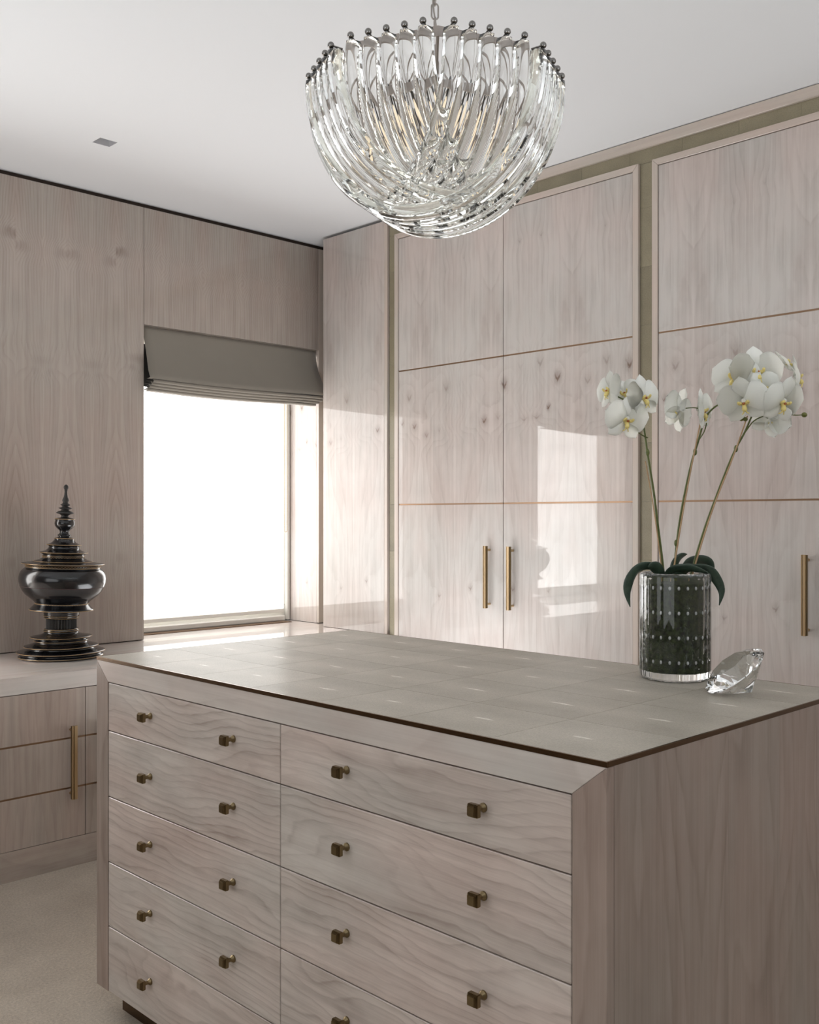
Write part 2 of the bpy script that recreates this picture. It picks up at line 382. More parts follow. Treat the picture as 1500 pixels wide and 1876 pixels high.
# ------------------------------------------------------------------ room dimensions (metres)
CEIL = 2.865; YA = 4.375; XB = 3.485; X0 = -1.9; Y0 = -2.6; XR = 4.15

# ------------------------------------------------------------------ the setting
fl = build('floor', B(X0 - .1, XR, Y0 - .1, 4.8, -0.12, 0.0), M['carpet'], kind='structure'); fl['label'] = 'beige cut-pile carpet'
# ceiling with a square hole for the recessed downlight
DX0, DX1, DY0, DY1 = 1.934, 2.010, 3.744, 3.813
bm = bmesh.new()
for a in ((X0 - .1, XR, Y0 - .1, DY0), (X0 - .1, XR, DY1, 4.8), (X0 - .1, DX0, DY0, DY1), (DX1, XR, DY0, DY1)):
    box(bm, a[0], a[1], a[2], a[3], CEIL, CEIL + 0.12)
c = build('ceiling', bm, M['white'], kind='structure'); c['label'] = 'plain white ceiling'
LY0, LY1, LZ0, LZ1 = -1.0, 2.6, 0.8, 2.4
bm = bmesh.new()
for a in ((Y0, LY0, 0, CEIL), (LY1, 4.8, 0, CEIL), (LY0, LY1, 0, LZ0), (LY0, LY1, LZ1, CEIL)):
    box(bm, X0 - .1, X0, a[0], a[1], a[2], a[3])
build('wall_left', bm, M['dark_wall'], kind='structure')
fill_win = struct('window_3', (X0, .8, LZ0))  # unseen window added to brighten the drawers and wardrobe doors
part('daylit_screen', M['rear'], fill_win, (X0 - .08, X0 - .07, LY0, LY1, LZ0, LZ1))
for q in (LY0, .775, LY1 - .05): part('window_frame', M['wframe'], fill_win, (X0 - .06, X0 - .01, q, q + .05, LZ0, LZ1), 0.003)
build('wall_rear', B(X0, XR, Y0 - .1, Y0, 0, CEIL), M['plain_wall'], kind='structure')
build('wall_right', B(XR - .1, XR, Y0, 4.8, 0, CEIL), M['plain_wall'], kind='structure')

# wall A (window wall): core + veneer panels
W1 = (2.488, 3.573); W2 = (0.36, 1.44); WT = 2.278; BT = 0.752
wa = struct('wall_back', (1.5, YA, 0), 'bleached sycamore panelled wall with two windows')
bm = bmesh.new()
for x0, x1, z0, z1 in ((X0, W2[0] - .02, 0, CEIL), (W2[1] + .02, W1[0] - .02, 0, CEIL), (W1[1] + .025, XR - .1, 0, CEIL),
                       (W2[0] - .02, W2[1] + .02, WT + .02, CEIL), (W1[0] - .02, W1[1] + .025, WT + .02, CEIL),
                       (W2[0] - .02, W2[1] + .02, 0, BT - .07), (W1[0] - .02, W1[1] + .025, 0, BT - .07)):
    box(bm, x0, x1, YA + .02, 4.8, z0, z1)
build('wall_core', bm, M['gap'], wa)
PT = 2.843
for x0, x1, z0, z1 in ((X0, -0.70, BT, PT), (-0.698, W2[0], BT, PT), (W2[1], W1[0] - .0015, BT + .003, PT), 
                       (W2[0] + .0015, W2[1] - .0015, WT, PT), (W1[0] + .0005, W1[1] + .0, WT, PT)):
    part('veneer_panel', M['wood_wall'], wa, (x0, x1, YA, YA + .019, z0, z1), 0.0008)
part('veneer_panel', M['wood_trim'], wa, (W1[1], XR - .1, YA, YA + .019, BT + .003, PT), 0.0008)  # paler wood imitates light reflected off the end panel
# reveal linings
for (a, b) in (W1, W2):
    part('reveal_lining', M['wood_door'], wa, (b, b + .018, YA + .0195, 4.66, BT + .002, WT))
    part('reveal_lining', M['wood_door'], wa, (a - .018, a, YA + .0195, 4.66, BT + .002, WT))
    part('reveal_lining', M['wood_trim'], wa, (a, b, YA + .0195, 4.66, WT, WT + .018))

# windows: frame, pane behind, sill rail
def window(n, a, b):
    w_ = struct('window_%d' % n, ((a + b) / 2, 4.66, BT))
    part('bottom_rail', M['wframe'], w_, (a, b, 4.66, 4.74, BT + .002, BT + .09), 0.004)
    part('top_rail', M['wframe'], w_, (a, b, 4.66, 4.74, WT - .08, WT), 0.004)
    part('side_rail', M['wframe'], w_, (a, a + .05, 4.66, 4.74, BT + .09, WT - .08), 0.004)
    part('side_rail', M['wframe'], w_, (b - .035, b, 4.66, 4.74, BT + .09, WT - .08), 0.004)
    part('pane', M['pane'], w_, (a + .05, b - .035, 4.70, 4.706, BT + .09, WT - .08))
    part('window_sill', M['wframe'], w_, (a, b - .05, 4.615, 4.66, BT + .004, BT + .032), 0.004)
window(1, *W1); window(2, *W2)

def roller(a, b, label, nm):
    r_ = empty('roller_screen', label, 'window screen', ((a + b) / 2, 4.64, WT))
    part('screen_fabric', M['screen' if a > 2 else 'screen2'], r_, (a + .004, b - .045, 4.640, 4.642, BT + .07, WT - .03))
    part('bottom_bar', M['wframe'], r_, (a + .004, b - .045, 4.634, 4.648, BT + .048, BT + .070), 0.003)
    tb = bmesh.new(); tube(tb, [(a + .004, 4.645, WT - .03), (b - .045, 4.645, WT - .03)], 0.02, 16); build('roller_tube', tb, M['wframe'], r_, True)
    bm = bmesh.new(); x = b - .036; z1 = WT - .05; z0 = 1.262
    for s in (-1, 1):
        z = z0 + .012
        while z < z1:
            ball(bm, (x + s * .009, 4.628, z), .0024, 6, 4); z += .0068
    for k in range(7): ball(bm, (x + .009 * math.cos(PI + PI * k / 6), 4.628, z0 + .01 + .012 * math.sin(PI + PI * k / 6)), .0024, 6, 4)
    for s in (-1, 1): tube(bm, [(x + s * .009, 4.628, z0 + .01), (x + s * .009, 4.628, z1)], .0008, 4)
    build('bead_chain', bm, M['brass'], r_, True)
    part('side_channel', M['wframe'], r_, (b - .022, b - .004, 4.632, 4.655, BT + .004, WT - .02), 0.002)
roller(*W1, 'glowing white roller screen with beaded chain in the window left of the corner', 1)
roller(*W2, 'glowing white roller screen of the second window, seen mirrored in the wardrobe doors', 2)

# roman blinds
def roman(a, b, label):
    r_ = empty('roman_blind', label, 'blind', ((a + b) / 2, YA + .03, WT))
    def sheet(bm, prof, x0, x1, th=0.004, sag=0.0, nx=24, inset=None):
        front = []; back = []
        for i in range(nx + 1):
            u = i / nx; fr = []; bk = []
            for j, (y, z) in enumerate(prof):
                v = j / max(1, len(prof) - 1)
                ia, ib = inset(v) if inset else (0, 0)
                x = x0 + ia + (x1 - ib - x0 - ia) * u
                zz = z - sag * v * math.sin(PI * min(1, u * 1.0 + .12))
                fr.append(bm.verts.new((x, y, zz))); bk.append(bm.verts.new((x, y + th, zz)))
            front.append(fr); back.append(bk)
        m_ = len(prof)
        for i in range(nx):
            for j in range(m_ - 1):
                bm.faces.new((front[i][j], front[i + 1][j], front[i + 1][j + 1], front[i][j + 1]))
                bm.faces.new((back[i][j], back[i][j + 1], back[i + 1][j + 1], back[i + 1][j]))
            bm.faces.new((front[i][0], back[i][0], back[i + 1][0], front[i + 1][0]))
            bm.faces.new((front[i][-1], front[i + 1][-1], back[i + 1][-1], back[i][-1]))
        for i in (0, nx):
            for j in range(m_ - 1):
                f = (front[i][j], front[i][j + 1], back[i][j + 1], back[i][j])
                bm.faces.new(f if i == 0 else f[::-1])
        return bm
    y0 = YA + .022
    prof = [(y0 - .100 * (k / 14) ** 1.6, WT - .004 - .254 * (k / 14)) for k in range(15)]
    prof += [(y0 - .100 + .012, WT - .262), (y0 - .100 + .03, WT - .262)]
    bm = sheet(bmesh.new(), prof, a + .004, b - .002, .004, .012, 24, lambda v: (.010 * math.sin(PI * min(1, v * 1.3)) - .016 * v, .010 * math.sin(PI * min(1, v * 1.3)) - .010 * v))
    build('front_fabric', bm, M['blind'], r_, True)
    for k in range(4):
        z = WT - .272 - .012 * k; yy = y0 - .094 + .014 * k
        pr = [(yy + .05, z + .012), (yy + .012, z + .006), (yy + .002, z + .001), (yy, z - .004), (yy + .006, z - .009), (yy + .05, z - .007)]
        bm = sheet(bmesh.new(), pr, a + .012 - .003 * k, b - .006 - .012 * k, .003, .012, 24)
        build('fold', bm, M['blind'], r_, True)
    part('headrail', M['wframe'], r_, (a + .004, b - .004, y0 + .012, y0 + .05, WT - .034, WT - .004))
    part('rear_lining', M['lining'], r_, (a + .001, b - .001, y0 + .028, y0 + .032, WT - .292, WT - .085 if a > 2 else WT - .02))
    part('weight_bar', M['wframe'], r_, (a + .01, b - .05, y0 - .035, y0 + .0, WT - .315, WT - .309), 0.002)
roman(*W1, 'taupe roman blind drawn up above the window left of the corner')
roman(*W2, 'taupe roman blind of the second window, seen mirrored in the wardrobe doors')

# end panel beside the window corner (wall B)
ep = struct('wall_corner', (XB, 3.98, 0), 'tall glossy sycamore end panel between the window corner and the wardrobe')
part('veneer_panel', M['wood_door'], ep, (XB, XB + .03, 3.7455, 4.229, BT + .001, 2.850), 0.001)
part('edge_strip', M['wood_trim'], ep, (XB, XB + .03, 3.7225, 3.745, 0.0, 2.850), 0.001)
part('wall_core', M['gap'], ep, (XB + .031, XR - .1, 3.715, 4.20, 0, 2.83))
part('return_panel', M['wood_trim'], ep, (XB + .031, XR - .1, 4.205, 4.229, BT + .001, 2.85))  # unseen pale panel added to lighten the dark corner gap

# ------------------------------------------------------------------ wardrobes (wall B)
def bar_handle(parent, x, y, z0, z1, depth, axis='X', sc=1.0):
    """one mesh: two posts + wide back bar + narrower raised front bar."""
    bm = bmesh.new(); hw = .0095 * sc
    def bx(d0, d1, s0, s1, za, zb, bv=.0007, mi=0):
        t = bmesh.new()
        if axis == 'X': box(t, x - d1, x - d0, y + s0, y + s1, za, zb)
        else: box(t, x + s0, x + s1, y - d1, y - d0, za, zb)
        bmesh.ops.bevel(t, geom=t.edges[:], offset=bv, segments=1, affect='EDGES')
        for f_ in t.faces: f_.material_index = mi
        me_ = bpy.data.meshes.new('tmp'); t.to_mesh(me_); t.free(); bm.from_mesh(me_); bpy.data.meshes.remove(me_)
    q = 1 if axis == 'X' else -1            # raised lip on the far side, broad rib in the middle, dark grooves between
    bx(depth - .014, depth - .004, -hw, hw, z0, z1, .0007, 1)
    lo, hi = sorted((q * hw * .62, q * hw)); bx(depth - .006, depth + .001, lo, hi, z0 - .0004, z1 + .0004, .0004)
    lo, hi = sorted((q * hw * .34, -q * hw * .74)); bx(depth - .006, depth + .002, lo, hi, z0 - .0004, z1 + .0004, .0005)
    for z in (z0 + .018, z1 - .018):
        if axis == 'X': tube(bm, [(x - .0005, y, z), (x - depth + .012, y, z)], .0055, 12)
        else: tube(bm, [(x, y - .0005, z), (x, y - depth + .012, z)], .0055, 12)
    return build('handle', bm, [M['brass'], M['knobm']], parent)

Z_IN = (2.075, 1.409); DT = 2.736; TH = .022
def door_B(parent, y0, y1, handle_y=None):
    """y0<y1; door on plane X=XB"""
    d = part('door', M['gap'], parent, (XB + .010, XB + TH, y0 + .001, y1 - .001, .10, DT))
    zs = [.10, Z_IN[1], Z_IN[0], DT]
    for k in range(3):
        a = zs[k] + (.0035 if k else 0); b = zs[k + 1] - (.0035 if k < 2 else 0)
        part('veneer_panel', M['wood_door'], d, (XB, XB + .010, y0, y1, a, b), .0008)
    for z in Z_IN: part('inlay_strip', M['bronze'], d, (XB + .0012, XB + .010, y0, y1, z - .0035, z + .0035))
    if handle_y is not None: bar_handle(d, XB, handle_y, .932, 1.215, .038, 'X')
    return d
def wardrobe(y_hi, y_lo, label):
    """door pair between y_hi (far) and y_lo (near), with mitred frame"""
    t = empty('wardrobe', label, 'wardrobe', (XB + .3, (y_hi + y_lo) / 2, 0), None)
    part('body', M['gap'], t, (XB + .025, XR - .12, y_lo - .027, y_hi + .027, 0.0, 2.80))
    part('plinth', M['wood_trim_h'], t, (XB + .012, XB + .03, y_lo - .027, y_hi + .027, 0, .097), .001)
    g = .0022; mid = (y_hi + y_lo) / 2 if abs((y_hi - y_lo) - 1.367) > .1 else y_hi - .6840
    door_B(t, mid + g / 2 + .0005, y_hi - g, mid + .080)
    door_B(t, y_lo + g, mid - g / 2 - .0005, mid - .058)
    F0 = XB - .004; F1 = XB + .02; ft = DT + .0025; fo = .0265
    for m_, pts in ((M['wood_trim'], [(y_hi, 0), (y_hi + fo, 0), (y_hi + fo, ft + fo), (y_hi, ft)]),
                    (M['wood_trim'], [(y_lo - fo, 0), (y_lo, 0), (y_lo, ft), (y_lo - fo, ft + fo)]),
                    (M['wood_trim_h'], [(y_lo + .0004, ft), (y_hi - .0004, ft), (y_hi + fo - .0004, ft + fo), (y_lo - fo + .0004, ft + fo)])):
        build('frame_trim', prism(bmesh.new(), pts, 'X', F0, F1), m_, t, bevel=.0012)
    return t
wardrobe(3.6395, 2.2725, 'tall two-door sycamore wardrobe beside the corner end panel, window mirrored in its doors')
wardrobe(2.1568, 0.7898, 'tall sycamore wardrobe behind the orchid, cut off at the right')
wardrobe(0.6738, -0.6932, 'third tall sycamore wardrobe nearest the camera, mostly out of frame')

# shagreen margin around the wardrobes
ss = struct('trim_1', (XB + .01, 2.2, 1.4), 'olive shagreen border running up and over the wardrobes')
SX = XB + .009
def sh(y0, y1, z0, z1): part('shagreen_panel', M['shag_strip'], ss, (SX, SX + .012, y0, y1, z0, z1), .0004)
for y0, y1 in ((3.667, 3.7145), (2.1845, 2.2445), (0.7015, 0.7622)):
    z = 0.0
    k = 0
    while z < 2.763 - .01:
        z2 = min(2.763, z + .235); sh(y0, y1, z, z2 - .0005); z = z2
y = 3.7145; first = True
while y > -.72:
    y2 = max(-.72, y - .237); sh(y2 + .0005, y, 2.7635, 2.8205); y = y2
part('backing', M['gap'], ss, (SX + .0125, SX + .03, -.72, 3.7148, 0.0, 2.862))
t2 = build('trim_2', B(XB - .004, XB + .02, -.72, 3.7148, 2.8207, 2.8615), M['wood_trim_h'], kind='structure', bevel=.001)
t2['label'] = 'pale sycamore cornice strip under the ceiling'
wr = struct('wall_side', (XB, -1.6, 0))
for k in range(3): part('veneer_panel', M['wood_door'], wr, (XB, XB + .03, Y0 + .001 + k * .6, Y0 + .599 + k * .6 + (.08 if k == 2 else 0), 0, 2.855), .001)

# ------------------------------------------------------------------ low cabinet + worktop
YF = 3.685
wt = build('worktop', prism(bmesh.new(), [(X0 + .001, YF), (XB - .0005, YF), (XB - .0005, 4.2295), (XR - .11, 4.2295), (XR - .11, 4.659), (X0 + .001, 4.659)], 'Z', .688, BT),
           M['wood_top'], None, bevel=0.0, loc=(1.8, 4.0, .688))
# cut the shape so it sits only in front of the wall and inside the reveals
wt.data = wt.data
bm = bmesh.new()
poly = [(X0 + .001, YF), (XB - .0005, YF), (XB - .0005, 4.2305), (3.70, 4.2305), (3.70, YA - .0005), (W1[1] - .0005, YA - .0005), (W1[1] - .0005, 4.659), (W1[0] + .0005, 4.659), (W1[0] + .0005, YA - .0005),
        (W2[1] - .0005, YA - .0005), (W2[1] - .0005, 4.659), (W2[0] + .0005, 4.659), (W2[0] + .0005, YA - .0005), (X0 + .001, YA - .0005)]
prism(bm, poly, 'Z', .688, BT)
bmesh.ops.recalc_face_normals(bm, faces=bm.faces)
bmesh.ops.bevel(bm, geom=[e for e in bm.edges if all(abs(v.co.y - YF) < 1e-4 for v in e.verts)], offset=.0015, segments=2, affect='EDGES')
bm.transform(Matrix.Translation((-1.8, -4.0, -.688)))
bm.to_mesh(wt.data); bm.free()
wt['label'] = 'glossy pale veneered worktop under the window carrying the black lacquer vessel'; wt['category'] = 'worktop'

lc = empty('low_cabinet', 'long low sycamore cabinet under the window with bronze inlay lines', 'cabinet', (0.8, YF + .3, 0))
part('body', M['gap'], lc, (X0 + .01, XB - .002, YF + .022, YA + .015, 0.0, .687))
part('plinth', M['wood_low_h'], lc, (X0 + .01, XB - .002, YF + .0, YF + .021, 0.0, .1115), .0006)
edges = [-1.488, -.822, -.156, .510, 1.176, 1.8418, 2.508, 3.174]
for i in range(len(edges) - 1):
    a, b = edges[i] + .0013, edges[i + 1] - .0013
    d = part('door', M['gap'], lc, (a, b, YF + .010, YF + .021, .1135, .6855))
    zs = [.1135, .305, .4965, .6855]
    for k in range(3):
        part('veneer_panel', M['wood_low'], d, (a, b, YF, YF + .010, zs[k] + (.0035 if k else 0), zs[k + 1] - (.0035 if k < 2 else 0)), .0006)
    for z in zs[1:3]: part('inlay_strip', M['bronze'], d, (a, b, YF + .001, YF + .010, z - .0035, z + .0035))
    hx = (b - .060) if i % 2 == 0 else (a + .060)
    bar_handle(d, hx, YF, .268, .548, .040, 'Y', 1.25)

# dark grille slot in the worktop in front of the window
gr = empty('sill_grille', 'dark bronze slot grille let into the worktop below the white screen', 'grille', ((W1[0] + W1[1]) / 2, 4.585, BT))
part('grille_frame', M['bronze_dark'], gr, (W1[0] + .01, W1[1] - .06, 4.54, 4.612, BT + .0002, BT + .0022))
for k in range(5): part('slat', M['bronze'], gr, (W1[0] + .014, W1[1] - .064, 4.546 + .0132 * k, 4.5535 + .0132 * k, BT + .0022, BT + .0034))

# ------------------------------------------------------------------ island
IX0, IX1, IY0, IY1, IH = 1.317, 2.237, 0.906, 2.570, 0.967
isl = empty('island', 'sycamore island chest with ten knobbed drawers and a shagreen top', 'island', ((IX0 + IX1) / 2, (IY0 + IY1) / 2, 0))
part('carcass', M['gap'], isl, (IX0 + .021, IX1 - .02, IY0 + .0185, IY1 - .0185, .072, .9565))
part('plinth', M['bronze_dark'], isl, (IX0 + .05, IX1 - .05, IY0 + .05, IY1 - .05, 0.0, .0715), .001)
zb, zt = .071, .958; ry = (.973, 2.507); rz = .9045
def fr(pts, m_): build('front_frame', prism(bmesh.new(), pts, 'X', IX0, IX0 + .020), m_, isl, bevel=.0009)
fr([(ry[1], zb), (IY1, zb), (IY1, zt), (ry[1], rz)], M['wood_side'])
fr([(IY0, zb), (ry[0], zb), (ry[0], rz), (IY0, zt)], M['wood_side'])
fr([(ry[0] + .0004, rz), (ry[1] - .0004, rz), (IY1 - .0006, zt), (IY0 + .0006, zt)], M['wood_rail'])
# side and back veneer leaves
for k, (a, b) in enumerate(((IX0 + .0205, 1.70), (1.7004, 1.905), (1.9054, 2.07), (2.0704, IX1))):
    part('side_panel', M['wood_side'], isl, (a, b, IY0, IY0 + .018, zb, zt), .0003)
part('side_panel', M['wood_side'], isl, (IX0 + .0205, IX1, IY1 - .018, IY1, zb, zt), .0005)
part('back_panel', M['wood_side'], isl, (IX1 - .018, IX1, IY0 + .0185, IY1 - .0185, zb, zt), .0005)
# top: bronze tray edge and tiles
part('top_core', M['bronze_dark'], isl, (IX0 + .003, IX1 - .003, IY0 + .003, IY1 - .003, zt + .0002, IH - .0018))
e = .0035
for d in ((IX0 - .0005, IX0 + e, IY0 - .0005, IY1 + .0005), (IX1 - e, IX1 + .0005, IY0 - .0005, IY1 + .0005), (IX0 + e, IX1 - e, IY0 - .0005, IY0 + e), (IX0 + e, IX1 - e, IY1 - e, IY1 + .0005)):
    part('edge_strip', M['bronze_dark'], isl, (*d, zt, IH), .0004)
nx, ny = 4, 7; tx = (IX1 - IX0 - 2 * e) / nx; ty = (IY1 - IY0 - 2 * e) / ny
for i in range(nx):
    for j in range(ny):
        cx_ = IX0 + e + tx * (i + .5); cy_ = IY0 + e + ty * (j + .5) + random.uniform(-.008, .008)
        x0 = IX0 + e + tx * i; y0 = IY0 + e + ty * j
        build('shagreen_tile', B(x0 + .0006, x0 + tx - .0006, y0 + .0006, y0 + ty - .0006, IH - .0018, IH - .0001), M['shag_top'], isl, loc=(cx_, cy_, IH))
# drawers and knobs
def knob_mesh():
    bm = bmesh.new()
    def rx(r0, x0_, r1, x1_, n=20):
        v0 = [bm.verts.new((x0_, r0 * math.cos(2 * PI * k / n), r0 * math.sin(2 * PI * k / n))) for k in range(n)]
        v1 = [bm.verts.new((x1_, r1 * math.cos(2 * PI * k / n), r1 * math.sin(2 * PI * k / n))) for k in range(n)]
        for k in range(n): bm.faces.new((v0[k], v0[(k + 1) % n], v1[(k + 1) % n], v1[k]))
        bm.faces.new(v0[::-1]); bm.faces.new(v1)
    rx(.0085, 0, .0085, -.003); rx(.0085, -.003, .0048, -.0085); rx(.0048, -.0085, .0048, -.022)
    def sq(h, a, b, bv):
        t = bmesh.new(); box(t, b, a, -h, h, -h, h); bmesh.ops.bevel(t, geom=t.edges[:], offset=bv, segments=2, affect='EDGES')
        me_ = bpy.data.meshes.new('t'); t.to_mesh(me_); t.free(); bm.from_mesh(me_); bpy.data.meshes.remove(me_)
    sq(.0115, -.020, -.0305, .0012); sq(.0100, -.0305, -.032, .0004); sq(.0088, -.031, -.0348, .001)
    bmesh.ops.recalc_face_normals(bm, faces=bm.faces)
    me = bpy.data.meshes.new('knob'); bm.to_mesh(me); bm.free(); me.materials.append(M['knobm']); return me
KM = knob_mesh()
rows = [.9030, .7730, .5955, .4200, .2470, .0715]; kz = (.8435, .6900, .5175, .3430, .1700)
iloc = isl.location
for c_, (y0, y1, ks) in enumerate(((1.7457, 2.5045, (2.285, 1.919)), (.9752, 1.7433, (1.525, 1.162)))):
    for r_ in range(5):
        z1 = rows[r_] - .0013; z0 = rows[r_ + 1] + .0013
        d = part('drawer', M['wood_drawer'], isl, (IX0 + .001, IX0 + .0195, y0, y1, z0, z1), .0013)
        for ky in ks:
            o = link('knob', KM, d, Vector((IX0 + .001, ky, kz[r_])) - iloc)

# ------------------------------------------------------------------ downlight
dl = empty('recessed_downlight', 'small square recessed downlight in the ceiling at upper left', 'ceiling light', ((DX0 + DX1) / 2, (DY0 + DY1) / 2, CEIL))
def quadlist(bm, a, z0, b, z1):
    v0 = [bm.verts.new((x, y, z0)) for x, y in ((a[0], a[2]), (a[1], a[2]), (a[1], a[3]), (a[0], a[3]))]
    v1 = [bm.verts.new((x, y, z1)) for x, y in ((b[0], b[2]), (b[1], b[2]), (b[1], b[3]), (b[0], b[3]))]
    for k in range(4): bm.faces.new((v0[k], v0[(k + 1) % 4], v1[(k + 1) % 4], v1[k]))
    return v1
bm = bmesh.new(); ii = .02
quadlist(bm, (DX0, DX1, DY0, DY1), CEIL + .0005, (DX0 + ii, DX1 - ii, DY0 + ii, DY1 - ii), CEIL + .035)
build('reflector', bm, M['white_h'], dl)
part('lamp', M['black_hole'], dl, (DX0 + ii - .002, DX1 - ii + .002, DY0 + ii - .002, DY1 - ii + .002, CEIL + .035, CEIL + .05))

# ------------------------------------------------------------------ chandelier
CH = Vector((0, 0, CAM_H)) + FW * 2.49 + RT * 0.0628
ZB = 2.424; RR = .305
tocam = -FW; right = RT
def cdir(a): return tocam * math.cos(a) + right * math.sin(a)      # a=0 towards the camera, + to its right
ch = empty('chandelier', 'domed clear crystal chandelier of curved glass rods hung over the island', 'chandelier', (CH.x, CH.y, CEIL))
def rod_mesh(A, Bd, name, full=False):
    bm = bmesh.new(); path = []
    path.append((0, 0.0)); path.append((0, -.012))
    n = 52 if full else 26
    for k in range(n + 1):
        t = (PI if full else PI / 2) * k / n
        path.append((A * (1 - math.cos(t)), -.02 - (Bd - .02) * math.sin(t)))
    if full: path += [(2 * A, -.012), (2 * A, 0.0)]
    # cross section: rounded triangle (triedri), apex outward
    sec = []
    for k in range(3):
        a = 2 * PI * k / 3 + PI
        for q in (-.5, 0, .5):
            rr = .0205 if q == 0 else .0196
            sec.append((rr * math.cos(a + q), rr * math.sin(a + q)))
    rings = []
    for i, (s, z) in enumerate(path):
        s0, z0 = path[max(0, i - 1)]; s1, z1 = path[min(len(path) - 1, i + 1)]
        tx_, tz_ = s1 - s0, z1 - z0; L = math.hypot(tx_, tz_); tx_ /= L; tz_ /= L
        nx_, nz_ = -tz_, tx_            # inward-facing normal in the curve's plane
        tap = 1.0 if i > 0 else .94
        if i == len(path) - 1: tap = .94
        rings.append([bm.verts.new((s + a * nx_ * tap, b * tap, z + a * nz_ * tap)) for a, b in sec])
    m_ = len(sec)
    for u, v in zip(rings, rings[1:]):
        for k in range(m_): bm.faces.new((u[k], u[(k + 1) % m_], v[(k + 1) % m_], v[k]))
    bm.faces.new(rings[0][::-1]); bm.faces.new(rings[-1])
    bmesh.ops.recalc_face_normals(bm, faces=bm.faces)
    me = bpy.data.meshes.new(name); bm.to_mesh(me); bm.free(); me.materials.append(M['glass'])
    for p in me.polygons: p.use_smooth = len(p.vertices) == 4
    return me
apo = RR * math.cos(PI / 8); side = 2 * RR * math.sin(PI / 8)
ball_me = bpy.data.meshes.new('ball_stud'); bm = bmesh.new(); ball(bm, (0, 0, 0), .0078, 16, 12)
bmesh.ops.create_uvsphere(bm, u_segments=6, v_segments=4, radius=.003, matrix=Matrix.Translation((0, 0, -.008)))
tube(bm, [(0, 0, 0), (.028, 0, -.004)], .0022, 6)
bmesh.ops.recalc_face_normals(bm, faces=bm.faces)
bm.to_mesh(ball_me); bm.free(); ball_me.materials.append(M['ballm'])
for p in ball_me.polygons: p.use_smooth = True
depths = {22.5: .282, -157.5: .282, -22.5: .248, 157.5: .248, 67.5: .350, -112.5: .350, -67.5: .316, 112.5: .316}
cap_me = bpy.data.meshes.new('rod_cap'); bm = bmesh.new()
prism(bm, [(.021 * math.cos(2 * PI * k / 9 + PI), .021 * math.sin(2 * PI * k / 9 + PI)) for k in range(9)], 'Z', -.006, .004)
bm.to_mesh(cap_me); bm.free(); cap_me.materials.append(M['nickel'])
for deg, Bd in depths.items():
    full = True
    a = math.radians(deg); nrm = cdir(a); tan = cdir(a + PI / 2)
    inw = -nrm; me = rod_mesh(apo + .004 if full else apo - .010, Bd - .018, 'glass_rod', full)
    rot = Matrix((inw, tan if inw.cross(tan).z > 0 else -tan, Vector((0, 0, 1)))).transposed().to_4x4()
    for k in range(5):
        off = (k - 2) * side * .186
        base = CH.copy(); base.z = ZB - .012; base += nrm * (apo + .004) + tan * off
        if deg in (67.5, 112.5, 22.5, 157.5): o = link('glass_rod', me, ch); o.matrix_local = Matrix.Translation(base - Vector(ch.location)) @ rot
        b = link('ball_stud', ball_me, ch); bb = base + nrm * .012; bb.z = ZB
        b.matrix_local = Matrix.Translation(bb - Vector(ch.location)) @ rot
# octagonal band inside the rods, with lower inner band, spokes, lamp sockets
def octa(bm, r, z0, z1, th):
    vo = []; 
    for rr in (r, r - th):
        for z in (z0, z1): vo.append([bm.verts.new(Vector((CH.x, CH.y, z)) + cdir(k * PI / 4) * rr) for k in range(8)])
    o0, o1, i0, i1 = vo
    for k in range(8):
        j = (k + 1) % 8
        bm.faces.new((o0[k], o0[j], o1[j], o1[k])); bm.faces.new((i0[k], i1[k], i1[j], i0[j]))
        bm.faces.new((o1[k], o1[j], i1[j], i1[k])); bm.faces.new((o0[k], i0[k], i0[j], o0[j]))
    return bm
build('band', octa(bmesh.new(), RR - .030, ZB - .016, ZB + .006, .004), M['frame_m'], ch)
build('band', octa(bmesh.new(), RR - .150, ZB - .075, ZB - .055, .004), M['frame_m'], ch)
for k in range(8):
    d = cdir(k * PI / 4); bm = bmesh.new()
    c0 = Vector((CH.x, CH.y, ZB - .002))
    tube(bm, [c0 + d * .02, c0 + d * (RR - .034)], .004, 6); tube(bm, [c0 + d * (RR - .036), c0 + d * (RR - .152) + Vector((0, 0, -.06))], .003, 6)
    build('spoke', bm, M['frame_m'], ch)
for k in range(6):
    d = cdir(k * PI / 3 + .3); bm = bmesh.new(); c0 = Vector((CH.x, CH.y, ZB - .075)) + d * .095
    lathe(bm, [(0, .045), (.013, .045), (.013, 0), (0, 0)], 16, c0)
    s_ = build('lamp_socket', bm, M['black_hole'], ch, False)
    bm = bmesh.new(); lathe(bm, [(0, 0), (.008, -.002), (.015, -.018), (.016, -.032), (.009, -.052), (.002, -.064), (0, -.066)], 16, c0)
    build('bulb', bm, M['bulb'], s_, True)
bm = bmesh.new(); tube(bm, [(CH.x, CH.y, ZB + .02), (CH.x, CH.y, ZB - .09)], .008, 12); lathe(bm, [(0, .02), (.022, .015), (.026, 0), (.022, -.012), (0, -.014)], 24, (CH.x, CH.y, ZB - .075))
build('central_column', bm, M['nickel'], ch, True)
lm = bpy.data.meshes.new('chain_link'); bm = bmesh.new()
pts = []
for k in range(24):
    a = 2 * PI * k / 24; pts.append(Vector((.0085 * math.cos(a), 0, .0085 * math.sin(a) + (.011 if math.sin(a) > 0 else -.011))))
pts.append(pts[0]); pts.append(pts[1]); tube(bm, pts, .0022, 8, False); bm.to_mesh(lm); bm.free(); lm.materials.append(M['nickel'])
for p in lm.polygons: p.use_smooth = True
z = ZB + .036; k = 0
